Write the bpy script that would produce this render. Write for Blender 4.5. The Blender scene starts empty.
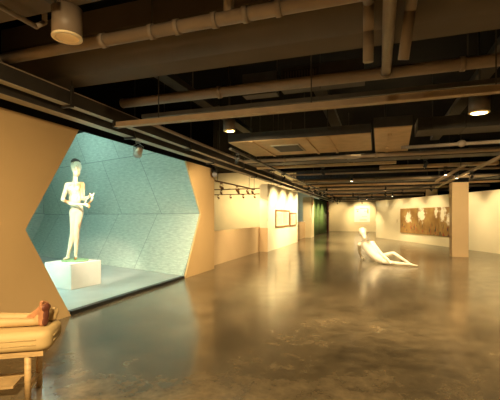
import bpy, bmesh, math, random
from mathutils import Vector, Matrix
R = math.radians
rnd = random.Random(7)
sc = bpy.context.scene
col = sc.collection
YAW = 0.3266

# ------------------------------------------------------------------ materials
def new_mat(name):
    m = bpy.data.materials.new(name); m.use_nodes = True
    nt = m.node_tree
    return m, nt, nt.nodes['Principled BSDF']

def plain(name, c, rough=.6, metal=0, var=.12, scale=6, bump=0, stretch=(1, 1, 1), spec=.5):
    """paint / metal with a little uneven tone"""
    m, nt, b = new_mat(name)
    tc = nt.nodes.new('ShaderNodeTexCoord'); mp = nt.nodes.new('ShaderNodeMapping')
    mp.inputs['Scale'].default_value = stretch
    nz = nt.nodes.new('ShaderNodeTexNoise'); nz.inputs['Scale'].default_value = scale
    nz.inputs['Detail'].default_value = 5
    rp = nt.nodes.new('ShaderNodeValToRGB')
    rp.color_ramp.elements[0].position = .3; rp.color_ramp.elements[1].position = .7
    rp.color_ramp.elements[0].color = tuple(v*(1-var) for v in c)+(1,)
    rp.color_ramp.elements[1].color = tuple(min(1, v*(1+var)) for v in c)+(1,)
    nt.links.new(tc.outputs['Object'], mp.inputs['Vector']); nt.links.new(mp.outputs[0], nz.inputs['Vector'])
    nt.links.new(nz.outputs['Fac'], rp.inputs[0]); nt.links.new(rp.outputs[0], b.inputs['Base Color'])
    b.inputs['Roughness'].default_value = rough; b.inputs['Metallic'].default_value = metal
    b.inputs['Specular IOR Level'].default_value = spec
    if bump:
        bp = nt.nodes.new('ShaderNodeBump'); bp.inputs['Strength'].default_value = bump
        bp.inputs['Distance'].default_value = .01
        nt.links.new(nz.outputs['Fac'], bp.inputs['Height']); nt.links.new(bp.outputs[0], b.inputs['Normal'])
    return m

def emit(name, c, s):
    m, nt, b = new_mat(name)
    b.inputs['Base Color'].default_value = c+(1,)
    b.inputs['Emission Color'].default_value = c+(1,)
    b.inputs['Emission Strength'].default_value = s
    return m

def concrete_floor():
    m, nt, b = new_mat('polished_concrete')
    N, L = nt.nodes.new, nt.links.new
    tc = N('ShaderNodeTexCoord')
    big = N('ShaderNodeTexNoise'); big.inputs['Scale'].default_value = .55; big.inputs['Detail'].default_value = 8
    big.inputs['Roughness'].default_value = .65
    mid = N('ShaderNodeTexNoise'); mid.inputs['Scale'].default_value = 4.5; mid.inputs['Detail'].default_value = 9
    mid.inputs['Roughness'].default_value = .7; mid.inputs['Distortion'].default_value = .15
    for n in (big, mid): L(tc.outputs['Object'], n.inputs['Vector'])
    r1 = N('ShaderNodeValToRGB')
    r1.color_ramp.elements[0].position = .34; r1.color_ramp.elements[0].color = (.060, .047, .029, 1)
    r1.color_ramp.elements[1].position = .66; r1.color_ramp.elements[1].color = (.150, .117, .073, 1)
    L(big.outputs['Fac'], r1.inputs[0])
    r2 = N('ShaderNodeValToRGB')
    r2.color_ramp.elements[0].position = .36; r2.color_ramp.elements[0].color = (.60, .59, .57, 1)
    r2.color_ramp.elements[1].position = .64; r2.color_ramp.elements[1].color = (1.4, 1.36, 1.3, 1)
    L(mid.outputs['Fac'], r2.inputs[0])
    mx = N('ShaderNodeMixRGB'); mx.blend_type = 'MULTIPLY'; mx.inputs[0].default_value = 1
    L(r1.outputs[0], mx.inputs[1]); L(r2.outputs[0], mx.inputs[2]); L(mx.outputs[0], b.inputs['Base Color'])
    rr = N('ShaderNodeMapRange'); rr.inputs[1].default_value = .3; rr.inputs[2].default_value = .7
    rr.inputs[3].default_value = .27; rr.inputs[4].default_value = .17
    L(mid.outputs['Fac'], rr.inputs[0]); L(rr.outputs[0], b.inputs['Roughness'])
    fine = N('ShaderNodeTexNoise'); fine.inputs['Scale'].default_value = 14; fine.inputs['Detail'].default_value = 6
    L(tc.outputs['Object'], fine.inputs['Vector'])
    bp = N('ShaderNodeBump'); bp.inputs['Strength'].default_value = .06; bp.inputs['Distance'].default_value = .01
    L(fine.outputs['Fac'], bp.inputs['Height']); L(bp.outputs[0], b.inputs['Normal'])
    b.inputs['Specular IOR Level'].default_value = .6
    b.inputs['Specular Tint'].default_value = (1, .86, .62, 1)
    b.inputs['Coat Weight'].default_value = .25; b.inputs['Coat Roughness'].default_value = .14
    return m

def slab_wall():
    """grey-green board-marked concrete in long offset panels (uses the UVs of the facets, in metres)"""
    m, nt, b = new_mat('panelled_concrete')
    N, L = nt.nodes.new, nt.links.new
    uv = N('ShaderNodeUVMap'); uv.uv_map = 'UVMap'
    br = N('ShaderNodeTexBrick'); br.inputs['Scale'].default_value = 1
    br.inputs['Brick Width'].default_value = 1.9; br.inputs['Row Height'].default_value = 1.735
    br.inputs['Mortar Size'].default_value = .009; br.inputs['Mortar Smooth'].default_value = .2
    br.inputs['Color1'].default_value = (.52, .57, .50, 1); br.inputs['Color2'].default_value = (.54, .60, .54, 1)
    br.inputs['Mortar'].default_value = (.20, .24, .22, 1)
    L(uv.outputs[0], br.inputs['Vector'])
    mp = N('ShaderNodeMapping'); mp.inputs['Scale'].default_value = (2.2, 11, 1); L(uv.outputs[0], mp.inputs['Vector'])
    nz = N('ShaderNodeTexNoise'); nz.inputs['Scale'].default_value = 2.4; nz.inputs['Detail'].default_value = 9
    nz.inputs['Roughness'].default_value = .72
    L(mp.outputs[0], nz.inputs['Vector'])
    rp = N('ShaderNodeValToRGB')
    rp.color_ramp.elements[0].position = .32; rp.color_ramp.elements[0].color = (.66, .70, .69, 1)
    rp.color_ramp.elements[1].position = .68; rp.color_ramp.elements[1].color = (1.2, 1.19, 1.17, 1)
    L(nz.outputs['Fac'], rp.inputs[0])
    mx = N('ShaderNodeMixRGB'); mx.blend_type = 'MULTIPLY'; mx.inputs[0].default_value = 1
    L(br.outputs['Color'], mx.inputs[1]); L(rp.outputs[0], mx.inputs[2]); L(mx.outputs[0], b.inputs['Base Color'])
    b.inputs['Roughness'].default_value = .75
    bp = N('ShaderNodeBump'); bp.inputs['Strength'].default_value = .3; bp.inputs['Distance'].default_value = .01
    L(nz.outputs['Fac'], bp.inputs['Height']); L(bp.outputs[0], b.inputs['Normal'])
    return m

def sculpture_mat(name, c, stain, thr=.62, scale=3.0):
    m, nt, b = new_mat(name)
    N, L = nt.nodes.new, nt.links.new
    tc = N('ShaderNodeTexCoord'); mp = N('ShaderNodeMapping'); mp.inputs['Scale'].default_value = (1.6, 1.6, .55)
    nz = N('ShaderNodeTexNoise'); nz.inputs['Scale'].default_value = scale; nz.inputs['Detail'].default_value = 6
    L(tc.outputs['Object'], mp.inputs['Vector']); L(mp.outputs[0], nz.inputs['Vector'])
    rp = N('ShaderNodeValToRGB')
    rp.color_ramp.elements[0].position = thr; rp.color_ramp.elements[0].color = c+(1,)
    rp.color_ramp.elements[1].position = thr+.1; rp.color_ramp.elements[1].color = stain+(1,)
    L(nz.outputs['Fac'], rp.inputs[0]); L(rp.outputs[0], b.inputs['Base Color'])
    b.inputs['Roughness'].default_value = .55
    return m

def canvas_mat(name, blobs, seed):
    """tan ground, worn white splashes at given spots (u along the panel, v up, in metres) and small red-brown strokes low down"""
    m, nt, b = new_mat(name)
    N, L = nt.nodes.new, nt.links.new
    uv = N('ShaderNodeUVMap'); uv.uv_map = 'UVMap'
    def noise(s, off=0, st=(1, 1, 1), det=5):
        mp = N('ShaderNodeMapping'); mp.inputs['Scale'].default_value = st; mp.inputs['Location'].default_value = (off, off*.7, 0)
        L(uv.outputs[0], mp.inputs['Vector'])
        n = N('ShaderNodeTexNoise'); n.inputs['Scale'].default_value = s; n.inputs['Detail'].default_value = det
        L(mp.outputs[0], n.inputs['Vector']); return n
    g = noise(2, seed); rp = N('ShaderNodeValToRGB')
    rp.color_ramp.elements[0].position = .35; rp.color_ramp.elements[0].color = (.26, .14, .035, 1)
    rp.color_ramp.elements[1].position = .7; rp.color_ramp.elements[1].color = (.40, .25, .075, 1)
    L(g.outputs['Fac'], rp.inputs[0]); c = rp.outputs[0]
    sep = N('ShaderNodeSeparateXYZ'); L(uv.outputs[0], sep.inputs[0])
    def M(op, a, bb):
        n = N('ShaderNodeMath'); n.operation = op
        for i, v in enumerate((a, bb)):
            if isinstance(v, (int, float)): n.inputs[i].default_value = v
            else: L(v, n.inputs[i])
        return n.outputs[0]
    wob = noise(5, seed+3).outputs['Fac']
    for (u, v, ru, rv) in blobs:
        du = M('DIVIDE', M('SUBTRACT', sep.outputs[0], u), ru); dv = M('DIVIDE', M('SUBTRACT', sep.outputs[1], v), rv)
        d = M('SQRT', M('ADD', M('MULTIPLY', du, du), M('MULTIPLY', dv, dv)), 0)
        d = M('ADD', d, M('MULTIPLY', M('SUBTRACT', wob, .5), 2.6))
        r = N('ShaderNodeMapRange'); r.inputs[1].default_value = 1.15; r.inputs[2].default_value = .7
        L(d, r.inputs[0])
        mx = N('ShaderNodeMixRGB'); L(r.outputs[0], mx.inputs[0]); L(c, mx.inputs[1]); mx.inputs[2].default_value = (.83, .76, .60, 1)
        c = mx.outputs[0]
    for (sd, cc, lo) in ((11, (.33, .05, .02, 1), .60), (23, (.05, .04, .03, 1), .60)):
        st = noise(2.6, seed+sd, (2.6, 1.0, 1), 2).outputs['Fac']
        gate = N('ShaderNodeMapRange'); gate.inputs[1].default_value = .75; gate.inputs[2].default_value = .35; L(sep.outputs[1], gate.inputs[0])
        k = N('ShaderNodeMapRange'); k.inputs[1].default_value = lo; k.inputs[2].default_value = lo+.04; L(st, k.inputs[0])
        mx = N('ShaderNodeMixRGB'); L(M('MULTIPLY', k.outputs[0], gate.outputs[0]), mx.inputs[0]); L(c, mx.inputs[1]); mx.inputs[2].default_value = cc
        c = mx.outputs[0]
    L(c, b.inputs['Base Color']); b.inputs['Roughness'].default_value = .7
    return m

M_ = {
 'floor': concrete_floor(),
 'niche_floor': plain('pale_concrete_floor', (.40, .45, .44), .45, var=.08, scale=2),
 'black': plain('black_ceiling_paint', (.006, .006, .006), .9, spec=.1),
 'tan_wall': plain('tan_wall_paint', (.58, .39, .185), .8, var=.03, scale=1.5),
 'dado': plain('beige_wall_paint', (.62, .44, .24), .8, var=.03, scale=1.5),
 'cream_wall': plain('cream_wall_paint', (.78, .67, .42), .8, var=.03, scale=1.5),
 'white_wall': plain('white_wall_paint', (.84, .76, .55), .75, var=.02, scale=1.5),
 'column': plain('tan_column_paint', (.60, .42, .225), .8, var=.03, scale=2),
 'slab': slab_wall(),
 'dark_metal': plain('dark_brown_metal', (.030, .025, .020), .5, var=.2, spec=.4),
 'brown_paint': plain('brown_painted_metal', (.25, .195, .148), .5, var=.15, scale=3, spec=.35),
 'beam': plain('brown_painted_concrete', (.115, .093, .072), .65, var=.12, scale=2, spec=.2),
 'grey_metal': plain('grey_galvanised_metal', (.065, .057, .048), .5, var=.2, scale=5, spec=.4),
 'duct': plain('tan_and_lit_sheet_metal', (.55, .37, .19), .5, var=.12, scale=4, spec=.35),
 'rail': plain('tan_painted_rail', (.38, .28, .185), .5, var=.1, spec=.4),
 'pale_metal': plain('pale_tray_metal', (.36, .32, .25), .45, var=.12, scale=4),
 'blackmetal': plain('black_metal', (.012, .012, .012), .45, var=.1),
 'steel': plain('brushed_steel', (.55, .52, .48), .3, metal=1, var=.1),
 'dark_grey': plain('dark_grey_metal', (.055, .050, .044), .5, var=.2, spec=.35),
 'can': plain('brown_fixture_paint', (.19, .14, .10), .5, var=.08),
 'can_in': plain('gold_reflector', (.80, .64, .38), .45, var=.05),
 'glow': emit('warm_lamp_glow', (1, .78, .46), .75),
 'glow_small': emit('warm_spot_lens', (1, .80, .5), 4.0),
 'unlit_lens': plain('unlit_lens_glass', (.25, .25, .27), .15),
 'tube_bright': emit('bright_cool_tube_glow', (.66, .94, 1.0), 150.0),
 'tube_fill_soft': emit('soft_fill_tube_glow', (.58, .96, .90), 50.0),
 'tube': emit('cool_fill_tube_glow', (.58, .96, .90), 62.0),
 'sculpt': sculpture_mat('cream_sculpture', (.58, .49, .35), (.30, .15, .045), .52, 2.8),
 'recline': sculpture_mat('ivory_sculpture', (.72, .63, .46), (.48, .33, .15), .62, 4),
 'hair': plain('dark_hair', (.035, .02, .012), .6),
 'plinth': plain('white_plinth_paint', (.66, .64, .60), .6, var=.03),
 'green': plain('green_base', (.20, .36, .18), .4, var=.15),
 'cushion': plain('mustard_cover', (.47, .33, .145), .65, var=.08, scale=3, bump=.5, stretch=(1, 5, 5)),
 'wood': plain('pale_wood', (.44, .29, .13), .5, var=.2, scale=8, stretch=(1, 1, 6)),
 'skin': plain('sandy_skin', (.44, .30, .135), .55, var=.08),
 'red_skin': plain('ruddy_skin', (.44, .20, .095), .5, var=.2, scale=12),
 'sole': plain('brown_red_sole', (.11, .032, .018), .55, var=.25, scale=14),
 'frame': plain('dark_wood_frame', (.20, .10, .035), .5, var=.2),
 'mat': plain('picture_mount', (.72, .63, .42), .7, var=.03),
 'sketch': plain('faint_sketch_paper', (.62, .52, .32), .7, var=.32, scale=7, stretch=(1, 2, 1)),
 'paper': plain('white_paper', (.85, .82, .74), .7, var=.03),
 'ink': plain('faint_brown_ink', (.46, .33, .16), .7, var=.2),
 'curtain': plain('green_curtain', (.14, .24, .085), .25, var=.15, scale=2, stretch=(1, 1, .3)),
 'redpost': plain('dark_red_paint', (.22, .03, .015), .5),
 'louver': plain('dark_louver', (.02, .018, .015), .6),
}

# ------------------------------------------------------------------ mesh helpers
class MB:
    def __init__(s): s.bm = bmesh.new(); s.uv = None
    def box(s, x0, y0, z0, x1, y1, z1):
        v = [s.bm.verts.new((x, y, z)) for x in (x0, x1) for y in (y0, y1) for z in (z0, z1)]
        for q in ((0, 1, 3, 2), (4, 6, 7, 5), (0, 4, 5, 1), (2, 3, 7, 6), (0, 2, 6, 4), (1, 5, 7, 3)):
            s.bm.faces.new([v[i] for i in q])
        return s
    def prism(s, pts, off):
        """closed polygon of 3-D points extruded by vector off"""
        off = Vector(off)
        a = [s.bm.verts.new(p) for p in pts]; b = [s.bm.verts.new(Vector(p)+off) for p in pts]
        n = len(pts)
        s.bm.faces.new(a[::-1]); s.bm.faces.new(b)
        for i in range(n): s.bm.faces.new((a[i], a[(i+1) % n], b[(i+1) % n], b[i]))
        return s
    def cyl(s, p0, p1, r0, r1=None, n=20, caps=True):
        p0, p1 = Vector(p0), Vector(p1); r1 = r0 if r1 is None else r1
        z = (p1-p0).normalized()
        x = z.orthogonal().normalized(); y = z.cross(x)
        A = [s.bm.verts.new(p0+(x*math.cos(t)+y*math.sin(t))*r0) for t in (2*math.pi*i/n for i in range(n))]
        B = [s.bm.verts.new(p1+(x*math.cos(t)+y*math.sin(t))*r1) for t in (2*math.pi*i/n for i in range(n))]
        for i in range(n):
            f = s.bm.faces.new((A[i], A[(i+1) % n], B[(i+1) % n], B[i])); f.smooth = True
        if caps: s.bm.faces.new(A[::-1]); s.bm.faces.new(B)
        return s
    def tube(s, pts, r, n=14):
        """pipe along a polyline, balls fill the elbows"""
        for a, b in zip(pts, pts[1:]): s.cyl(a, b, r, r, n)
        for p in pts[1:-1]: s.ball(p, (r*1.02,)*3, 12)
        return s
    def ball(s, c, r, n=16, rot=None):
        m = Matrix.Translation(Vector(c)) @ (rot.to_4x4() if rot else Matrix.Identity(4)) @ Matrix.Diagonal(tuple(r)+(1,))
        g = bmesh.ops.create_uvsphere(s.bm, u_segments=n, v_segments=max(8, n*2//3), radius=1, matrix=m)
        for v in g['verts']:
            for f in v.link_faces: f.smooth = True
        return s
    def soft(s):
        for f in s.bm.faces:
            if len(f.verts) == 4: f.smooth = f.calc_area() < 1.5
        return s
    def ring(s, c0, c1, r_out, r_in, n=24):
        """short open collar"""
        z0, z1 = Vector(c0), Vector(c1); z = (z1-z0).normalized(); x = z.orthogonal().normalized(); y = z.cross(x)
        L = []
        for c, r in ((z0, r_out), (z1, r_out), (z1, r_in), (z0, r_in)):
            L.append([s.bm.verts.new(c+(x*math.cos(t)+y*math.sin(t))*r) for t in (2*math.pi*i/n for i in range(n))])
        for k in range(4):
            A, B = L[k], L[(k+1) % 4]
            for i in range(n):
                f = s.bm.faces.new((A[i], A[(i+1) % n], B[(i+1) % n], B[i])); f.smooth = k in (0, 2)
        return s
    def build(s, name, mat, parent=None, at=None, rot=None, bevel=0, local=False):
        """world-space verts -> object whose origin sits at its parent (or at 'at')"""
        bmesh.ops.recalc_face_normals(s.bm, faces=s.bm.faces)
        if bevel:
            bmesh.ops.bevel(s.bm, geom=list(s.bm.edges), offset=bevel, segments=2, affect='EDGES', profile=.5)
        if not local:
            if parent is not None:
                o0 = Vector(parent.location)
                if parent.parent: o0 = o0+Vector(parent.parent.location)
            elif at is not None: o0 = Vector(at)
            else:
                vs = [v.co for v in s.bm.verts]
                o0 = Vector(((min(v.x for v in vs)+max(v.x for v in vs))/2, (min(v.y for v in vs)+max(v.y for v in vs))/2, min(v.z for v in vs)))
            bmesh.ops.translate(s.bm, verts=s.bm.verts, vec=-o0)
        me = bpy.data.meshes.new(name); s.bm.to_mesh(me); s.bm.free()
        o = bpy.data.objects.new(name, me); col.objects.link(o)
        me.materials.append(M_[mat] if isinstance(mat, str) else mat)
        if parent is not None: o.parent = parent
        elif not local: o.location = o0
        return o

def tag(o, label, cat, group=None, kind=None):
    o['label'] = label; o['category'] = cat
    if group: o['group'] = group
    if kind: o['kind'] = kind
    return o
def thing(name, loc, label, cat, group=None, rz=0):
    o = bpy.data.objects.new(name, None); col.objects.link(o)
    o.location = loc; o.rotation_euler = (0, 0, rz); o.empty_display_size = .1
    return tag(o, label, cat, group)
def struct(name, mb, mat, parent=None, label=None):
    o = mb.build(name, mat, parent)
    if parent is None: o['kind'] = 'structure'
    if label: o['label'] = label; o['category'] = name.split('_')[0]
    return o
def lamp(name, kind, loc, aim, power, color=(1, .73, .37), size=.06, cone=70, blend=.6, parent=None):
    d = bpy.data.lights.new(name, kind); d.energy = power; d.color = color
    if kind == 'SPOT': d.spot_size = R(cone); d.spot_blend = blend; d.shadow_soft_size = size
    elif kind == 'POINT': d.shadow_soft_size = size
    o = bpy.data.objects.new(name, d); col.objects.link(o)
    loc = Vector(loc)
    o.rotation_euler = (Vector(aim)-loc).to_track_quat('-Z', 'Y').to_euler()
    o.location = loc - (Vector(parent.location) if parent else Vector((0, 0, 0)))
    if parent: o.parent = parent
    return o

# ------------------------------------------------------------------ the setting
struct('floor', MB().box(-13, -3.6, -.12, 13, 38.6, 0), 'floor', label='polished brown concrete gallery floor with warm reflections')
struct('ceiling', MB().box(-13, -3.6, 4.3, 13, 38.6, 4.42), 'black', label='black painted ceiling slab above the pipes')
H = 2.83
def yz(pts, x0, x1): return MB().prism([(x0, y, z) for y, z in pts], (x1-x0, 0, 0))
struct('wall_left', yz([(-3.5, 0), (4.44, 0), (3.67, 1.32), (4.6, H), (-3.5, H)], -4.39, -4.35), 'tan_wall',
       label='tan wall left of the hexagonal opening')
w2 = yz([(7.97, 0), (9.68, 0), (9.68, H), (8.01, H), (8.82, 1.56)], -4.39, -4.35)
struct('wall_left_middle', w2, 'tan_wall', label='narrow tan wall between hexagonal opening and half height wall')
struct('wall_left_header', MB().box(-4.39, -3.5, 2.831, -4.352, 9.68, 4.3), 'black')
struct('trim_1', MB().box(-4.75, 9.60, 0, -4.391, 9.68, H), 'tan_wall', label='return of the tan wall')
# hexagonal passage behind the left wall: a hexagon drawn out along a slanting axis
AX = Vector((-.951, .309, 0)); LEN = 8.7
def facet(name, p, q, outward, u0=0, v0=0, label=None, skew=0):
    mb = MB(); p, q = Vector(p), Vector(q); e = AX*LEN; o = Vector(outward)*.10
    lay = mb.bm.loops.layers.uv.new('UVMap')
    P = [p, p+e, q+e, q]
    a = [mb.bm.verts.new(v) for v in P]; b = [mb.bm.verts.new(v+o) for v in P]
    w = (q-p).length
    f = mb.bm.faces.new(a)
    # metres along the axis, metres up the facet (seams run square to the axis)
    sh = (q-p).dot(AX)
    for l, (uu, vv) in zip(f.loops, ((0, 0), (LEN, 0), (LEN+sh-skew*w, w), (sh-skew*w, w))): l[lay].uv = (uu+u0, vv+v0)
    mb.bm.faces.new(b[::-1])
    for i in range(4): mb.bm.faces.new((a[i], b[i], b[(i+1) % 4], a[(i+1) % 4]))
    return struct(name, mb, 'slab', label=label)
FX = -4.392
facet('wall_passage_lower', (FX, 7.97, .05), (FX, 8.82, 1.56), (.31, .95, -.3), .9, 0, 'lower slab facet of the hexagonal passage wall')
facet('wall_passage_upper', (FX, 8.82, 1.56), (FX, 8.40, 4.29), (.31, .95, .1), .4, 1.735, 'upper slab facet of the hexagonal passage wall', skew=.42)
facet('wall_passage_left', (FX, 4.44, .05), (FX, 3.67, 1.32), (-.31, -.95, -.3), 0, 0)
facet('wall_passage_left_upper', (FX, 3.67, 1.32), (FX, 5.55, 4.29), (-.31, -.95, .3), 0, 1.5)
e = AX*LEN
mb = MB(); lay = mb.bm.loops.layers.uv.new('UVMap')
for (A, B) in (((4.3, .0), (8.1, 1.6)), ((4.3, 1.6), (8.6, 4.28))):
    v = [mb.bm.verts.new((FX+e.x*.985, y+e.y, z)) for y, z in ((A[0]-.8, A[1]), (B[0]+.9, A[1]), (B[0]+.9, B[1]), (A[0]-.8, B[1]))]
    v2 = [mb.bm.verts.new(p.co+Vector((-.08, 0, 0))) for p in v]
    f = mb.bm.faces.new(v)
    for l in f.loops: l[lay].uv = (l.vert.co.y, l.vert.co.z+.13)
    mb.bm.faces.new(v2[::-1])
    for q_ in range(4): mb.bm.faces.new((v[q_], v2[q_], v2[(q_+1) % 4], v[(q_+1) % 4]))
struct('wall_passage_end', mb, 'slab')
struct('floor_passage', MB().prism([(-4.39, 4.44, .002), (-4.39, 7.97, .002), (-4.39+e.x, 7.97+e.y, .002), (-4.39+e.x, 4.44+e.y, .002)], (0, 0, .05)), 'niche_floor',
       label='pale floor of the hexagonal passage')
struct('trim_2', MB().box(-4.45, 4.46, .001, -4.345, 7.95, .060), 'blackmetal', label='dark threshold strip of the hexagonal opening')
# half-height walls, piers and the white picture wall
struct('wall_left_half_height', MB().box(-4.77, 9.68, 0, -4.65, 15.0, 1.04), 'dado', label='beige half height wall below the side room opening')
struct('wall_left_pictures', MB().box(-4.65, 15.0, 0, -4.3, 21.3, 2.86), 'white_wall', label='white wall with two framed pictures')
struct('trim_3', MB().box(-4.66, 14.985, 0, -4.295, 15.0, 1.0), 'dado', label='beige lower face of the white wall end')
struct('wall_left_half_height_far', MB().box(-4.77, 21.3, 0, -4.65, 25.6, 1.12), 'dado', label='beige half height wall beyond the white wall')
struct('wall_left_pier', MB().box(-4.8, 25.6, 0, -4.25, 26.95, 2.83), 'cream_wall', label='cream pier beside the green curtain')
struct('wall_left_far', MB().box(-4.6, 26.95, 0, -4.48, 37.5, 2.83), 'cream_wall', label='wall behind the green curtain')
# side rooms seen over the half-height walls
struct('wall_side_room', MB().box(-12.9, 22.5, 0, -4.66, 22.65, 4.3), 'cream_wall', label='cream back wall of the side room')
struct('wall_side_room_left', MB().box(-12.9, 11.2, 0, -12.8, 22.5, 4.3), 'cream_wall')
struct('wall_second_room', MB().box(-9.5, 32.0, 0, -4.61, 32.15, 4.3), 'white_wall')
struct('wall_second_room_left', MB().box(-9.6, 22.66, 0, -9.5, 32.0, 4.3), 'white_wall')
# far and right walls
struct('wall_far', MB().box(-4.47, 37.5, 0, 4.5, 37.65, 3.06), 'cream_wall', label='cream far wall')
WD = Vector((-.406, .914, 0)); WN = Vector((.914, .406, 0)); W0 = Vector((3.4, 19.85, 0))
a0, a1 = W0+WD*8.41, W0-WD*14.0
struct('wall_right', MB().prism([a0, a1, a1+WN*.18, a0+WN*.18], (0, 0, 2.55)), 'white_wall', label='cream partition wall with the large painting')
struct('wall_outer_right', MB().box(12.8, -3.6, 0, 12.95, 38.6, 4.3), 'black')
struct('wall_outer_left', MB().box(-12.99, -3.6, 0, -12.91, 38.6, 4.3), 'black')
struct('wall_outer_far', MB().box(-13, 38.4, 0, 13, 38.6, 4.3), 'black')
struct('wall_back', MB().box(-4.35, -3.6, 0, 12.8, -3.45, 4.3), 'tan_wall')
def column(x0, y0, top, label):
    m = MB().box(x0, y0, 0, x0+.54, y0+.54, top)
    o = m.build('column', 'column', None); MB().box(x0+.06, y0+.01, top+.001, x0+.55, y0+.53, 4.3).build('column_head', 'black', o); tag(o, label, 'column', kind='structure'); return o
column(2.65, 15.36, 2.74, 'square tan column standing in front of the large painting')
column(2.62, 22.3, 2.98, 'tan column top showing over the partition wall')

# ------------------------------------------------------------------ ceiling: beams (structure)
struct('trim_4', MB().prism([(-4.3, 3.93, 3.2), (-4.3, 3.93, 3.75), (-4.3, 3.30, 3.75)]+[(-4.3, 3.30+.30*(1-math.cos(R(a))), 3.50-.30*math.sin(R(a))) for a in range(0, 91, 6)], (13.3, 0, 0)).soft(), 'beam', label='wide brown ceiling beam')
struct('trim_5', MB().box(-4.3, 1.6, 3.2, 9, 2.40, 3.7), 'beam', label='nearest brown ceiling beam at top left')
for k, (x, y0, y1) in enumerate(((-3.1, 4.9, 9.0), (-.9, 5.6, 9.6), (1.55, 5.0, 11.5), (4.3, 5, 11))):
    struct('trim_%d' % (6+k), MB().box(x-.11, y0, 3.62, x+.11, y1, 3.72), 'dark_metal')

# ------------------------------------------------------------------ ceiling: pipes, trays, ducts
def hanger(t, x, y, z, top=4.3): MB().cyl((x, y, z), (x, y, top), .008, n=8).build('hanger_rod', 'dark_metal', t)

# big sprinkler main with couplings and a branch
t = thing('ceiling_pipe', (0, 2.9, 3.09), 'thick brown pipe with couplings crossing above the nearest part of the room', 'pipe')
MB().cyl((-3.72, 2.9, 3.165), (8, 2.9, 3.165), .056).build('pipe_run', 'brown_paint', t)
MB().ball((-3.72, 2.9, 3.165), (.05, .056, .056)).build('end_cap', 'brown_paint', t)
for x in (-2.45, -1.92, -1.66, -1.30, -1.02, -.74, .1): MB().ring((x-.025, 2.9, 3.165), (x+.025, 2.9, 3.165), .066, .055).build('coupling', 'brown_paint', t)
MB().tube([(-1.17, 2.9, 3.2), (-1.17, 2.9, 3.62), (-1.17, 2.5, 3.8)], .045).build('branch', 'brown_paint', t)
for x in (-1.92, .1): hanger(t, x, 2.9, 3.22)
# second main
t = thing('ceiling_pipe', (0, 4.65, 3.1), 'long capped brown pipe crossing just behind the wide beam', 'pipe')
MB().cyl((-3.55, 4.62, 3.17), (8, 4.62, 3.17), .068).build('pipe_run', 'brown_paint', t)
MB().ball((-3.55, 4.62, 3.17), (.04, .07, .07)).build('end_cap', 'brown_paint', t)
for x in (-2.0, .9): MB().ring((x-.025, 4.62, 3.17), (x+.025, 4.62, 3.17), .080, .067).build('coupling', 'brown_paint', t)
for x in (-2.4, .95): hanger(t, x, 4.62, 3.22)
# thin grey rail close behind it
t = thing('support_rail', (0, 5.0, 3.04), 'thin grey rail just behind the long capped pipe', 'rail')
MB().box(-3.5, 5.0, 3.04, 8, 5.06, 3.10).build('rail_bar', 'grey_metal', t)
# long lighting rail
t = thing('lighting_rail', (0, 4.55, 2.8), 'long straight tan rail crossing the room at the front', 'rail')
MB().box(-3.62, 4.50, 2.80, 8, 4.60, 2.815).box(-3.62, 4.53, 2.815, 8, 4.57, 2.88).build('rail_bar', 'rail', t)
MB().box(-3.64, 4.49, 2.795, -3.61, 4.61, 2.89).build('end_plate', 'dark_metal', t)
for x in (-2.9, -.75, 1.2): hanger(t, x, 4.55, 2.88)
# three pipes running toward the far end
t = thing('ceiling_pipe', (.09, 3.8, 3.1), 'middle of the three overhead pipes, joining the crossing pipe', 'pipe')
MB().cyl((.07, -2, 3.14), (.11, 4.6, 3.14), .052).build('pipe_run', 'brown_paint', t)
MB().ring((.11, 4.50, 3.14), (.11, 4.56, 3.14), .065, .05).build('coupling', 'brown_paint', t)
t = thing('ceiling_pipe', (-.06, 3.4, 3.1), 'left of the three overhead pipes, bent and ending short', 'pipe')
MB().tube([(-.06, -2, 3.28), (-.06, 3.25, 3.28), (-.06, 3.36, 3.09), (-.065, 3.40, 2.84)], .045).build('pipe_run', 'brown_paint', t)
t = thing('ceiling_pipe', (.28, 3.4, 3.1), 'right of the three overhead pipes, bent and ending short', 'pipe')
MB().tube([(.30, -2, 3.30), (.28, 3.18, 3.30), (.265, 3.30, 3.18), (.22, 3.42, 2.83)], .045).build('pipe_run', 'brown_paint', t)
# conduits top left
t = thing('conduit', (-2.76, 1.8, 3.1), 'thin conduit with upturned end at the top left corner', 'conduit')
MB().tube([(-2.77, -2, 3.13), (-2.77, 2.44, 3.13), (-2.74, 2.50, 3.19), (-2.74, 2.50, 4.3)], .022, 10).build('conduit_run', 'brown_paint', t)
t = thing('conduit', (-2.3, 1.8, 3.1), 'dark thin conduit running up to the big round downlight', 'conduit')
MB().box(-2.36, -2, 3.12, -2.30, 2.20, 3.18).build('conduit_run', 'dark_metal', t)
hanger(t, -2.33, 1.2, 3.18)
# cable trays along the left wall
def tray(x0, x1, z0, z1, label, hang):
    t = thing('cable_tray', (x1, 10, z0), label, 'cable tray')
    MB().box(x1-.012, -2.5, z0+.004, x1, 36.8, z1).box(x0, -2.5, z0+.004, x0+.012, 36.8, z1).build('tray_side', 'dark_metal', t)
    MB().box(x0, -2.5, z0, x1, 36.8, z0+.004).build('tray_bottom', 'pale_metal', t)
    MB().box(x1-.03, -2.5, z1, x1+.006, 36.8, z1+.012).build('tray_lip', 'brown_paint', t)
    for y in hang:
        MB().box(x0-.02, y-.02, z0-.03, x1+.03, y+.02, z0-.004).box(x1+.01, y-.02, z0-.03, x1+.035, y+.02, z1+.06).build('bracket', 'dark_metal', t)
        hanger(t, x1+.022, y, z1+.06)
    return t
tray(-3.76, -3.65, 2.90, 3.07, 'dark cable tray nearer the room along the left wall', (3.72, 6.9, 10.2, 13.5, 17, 21, 26, 31))
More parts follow.
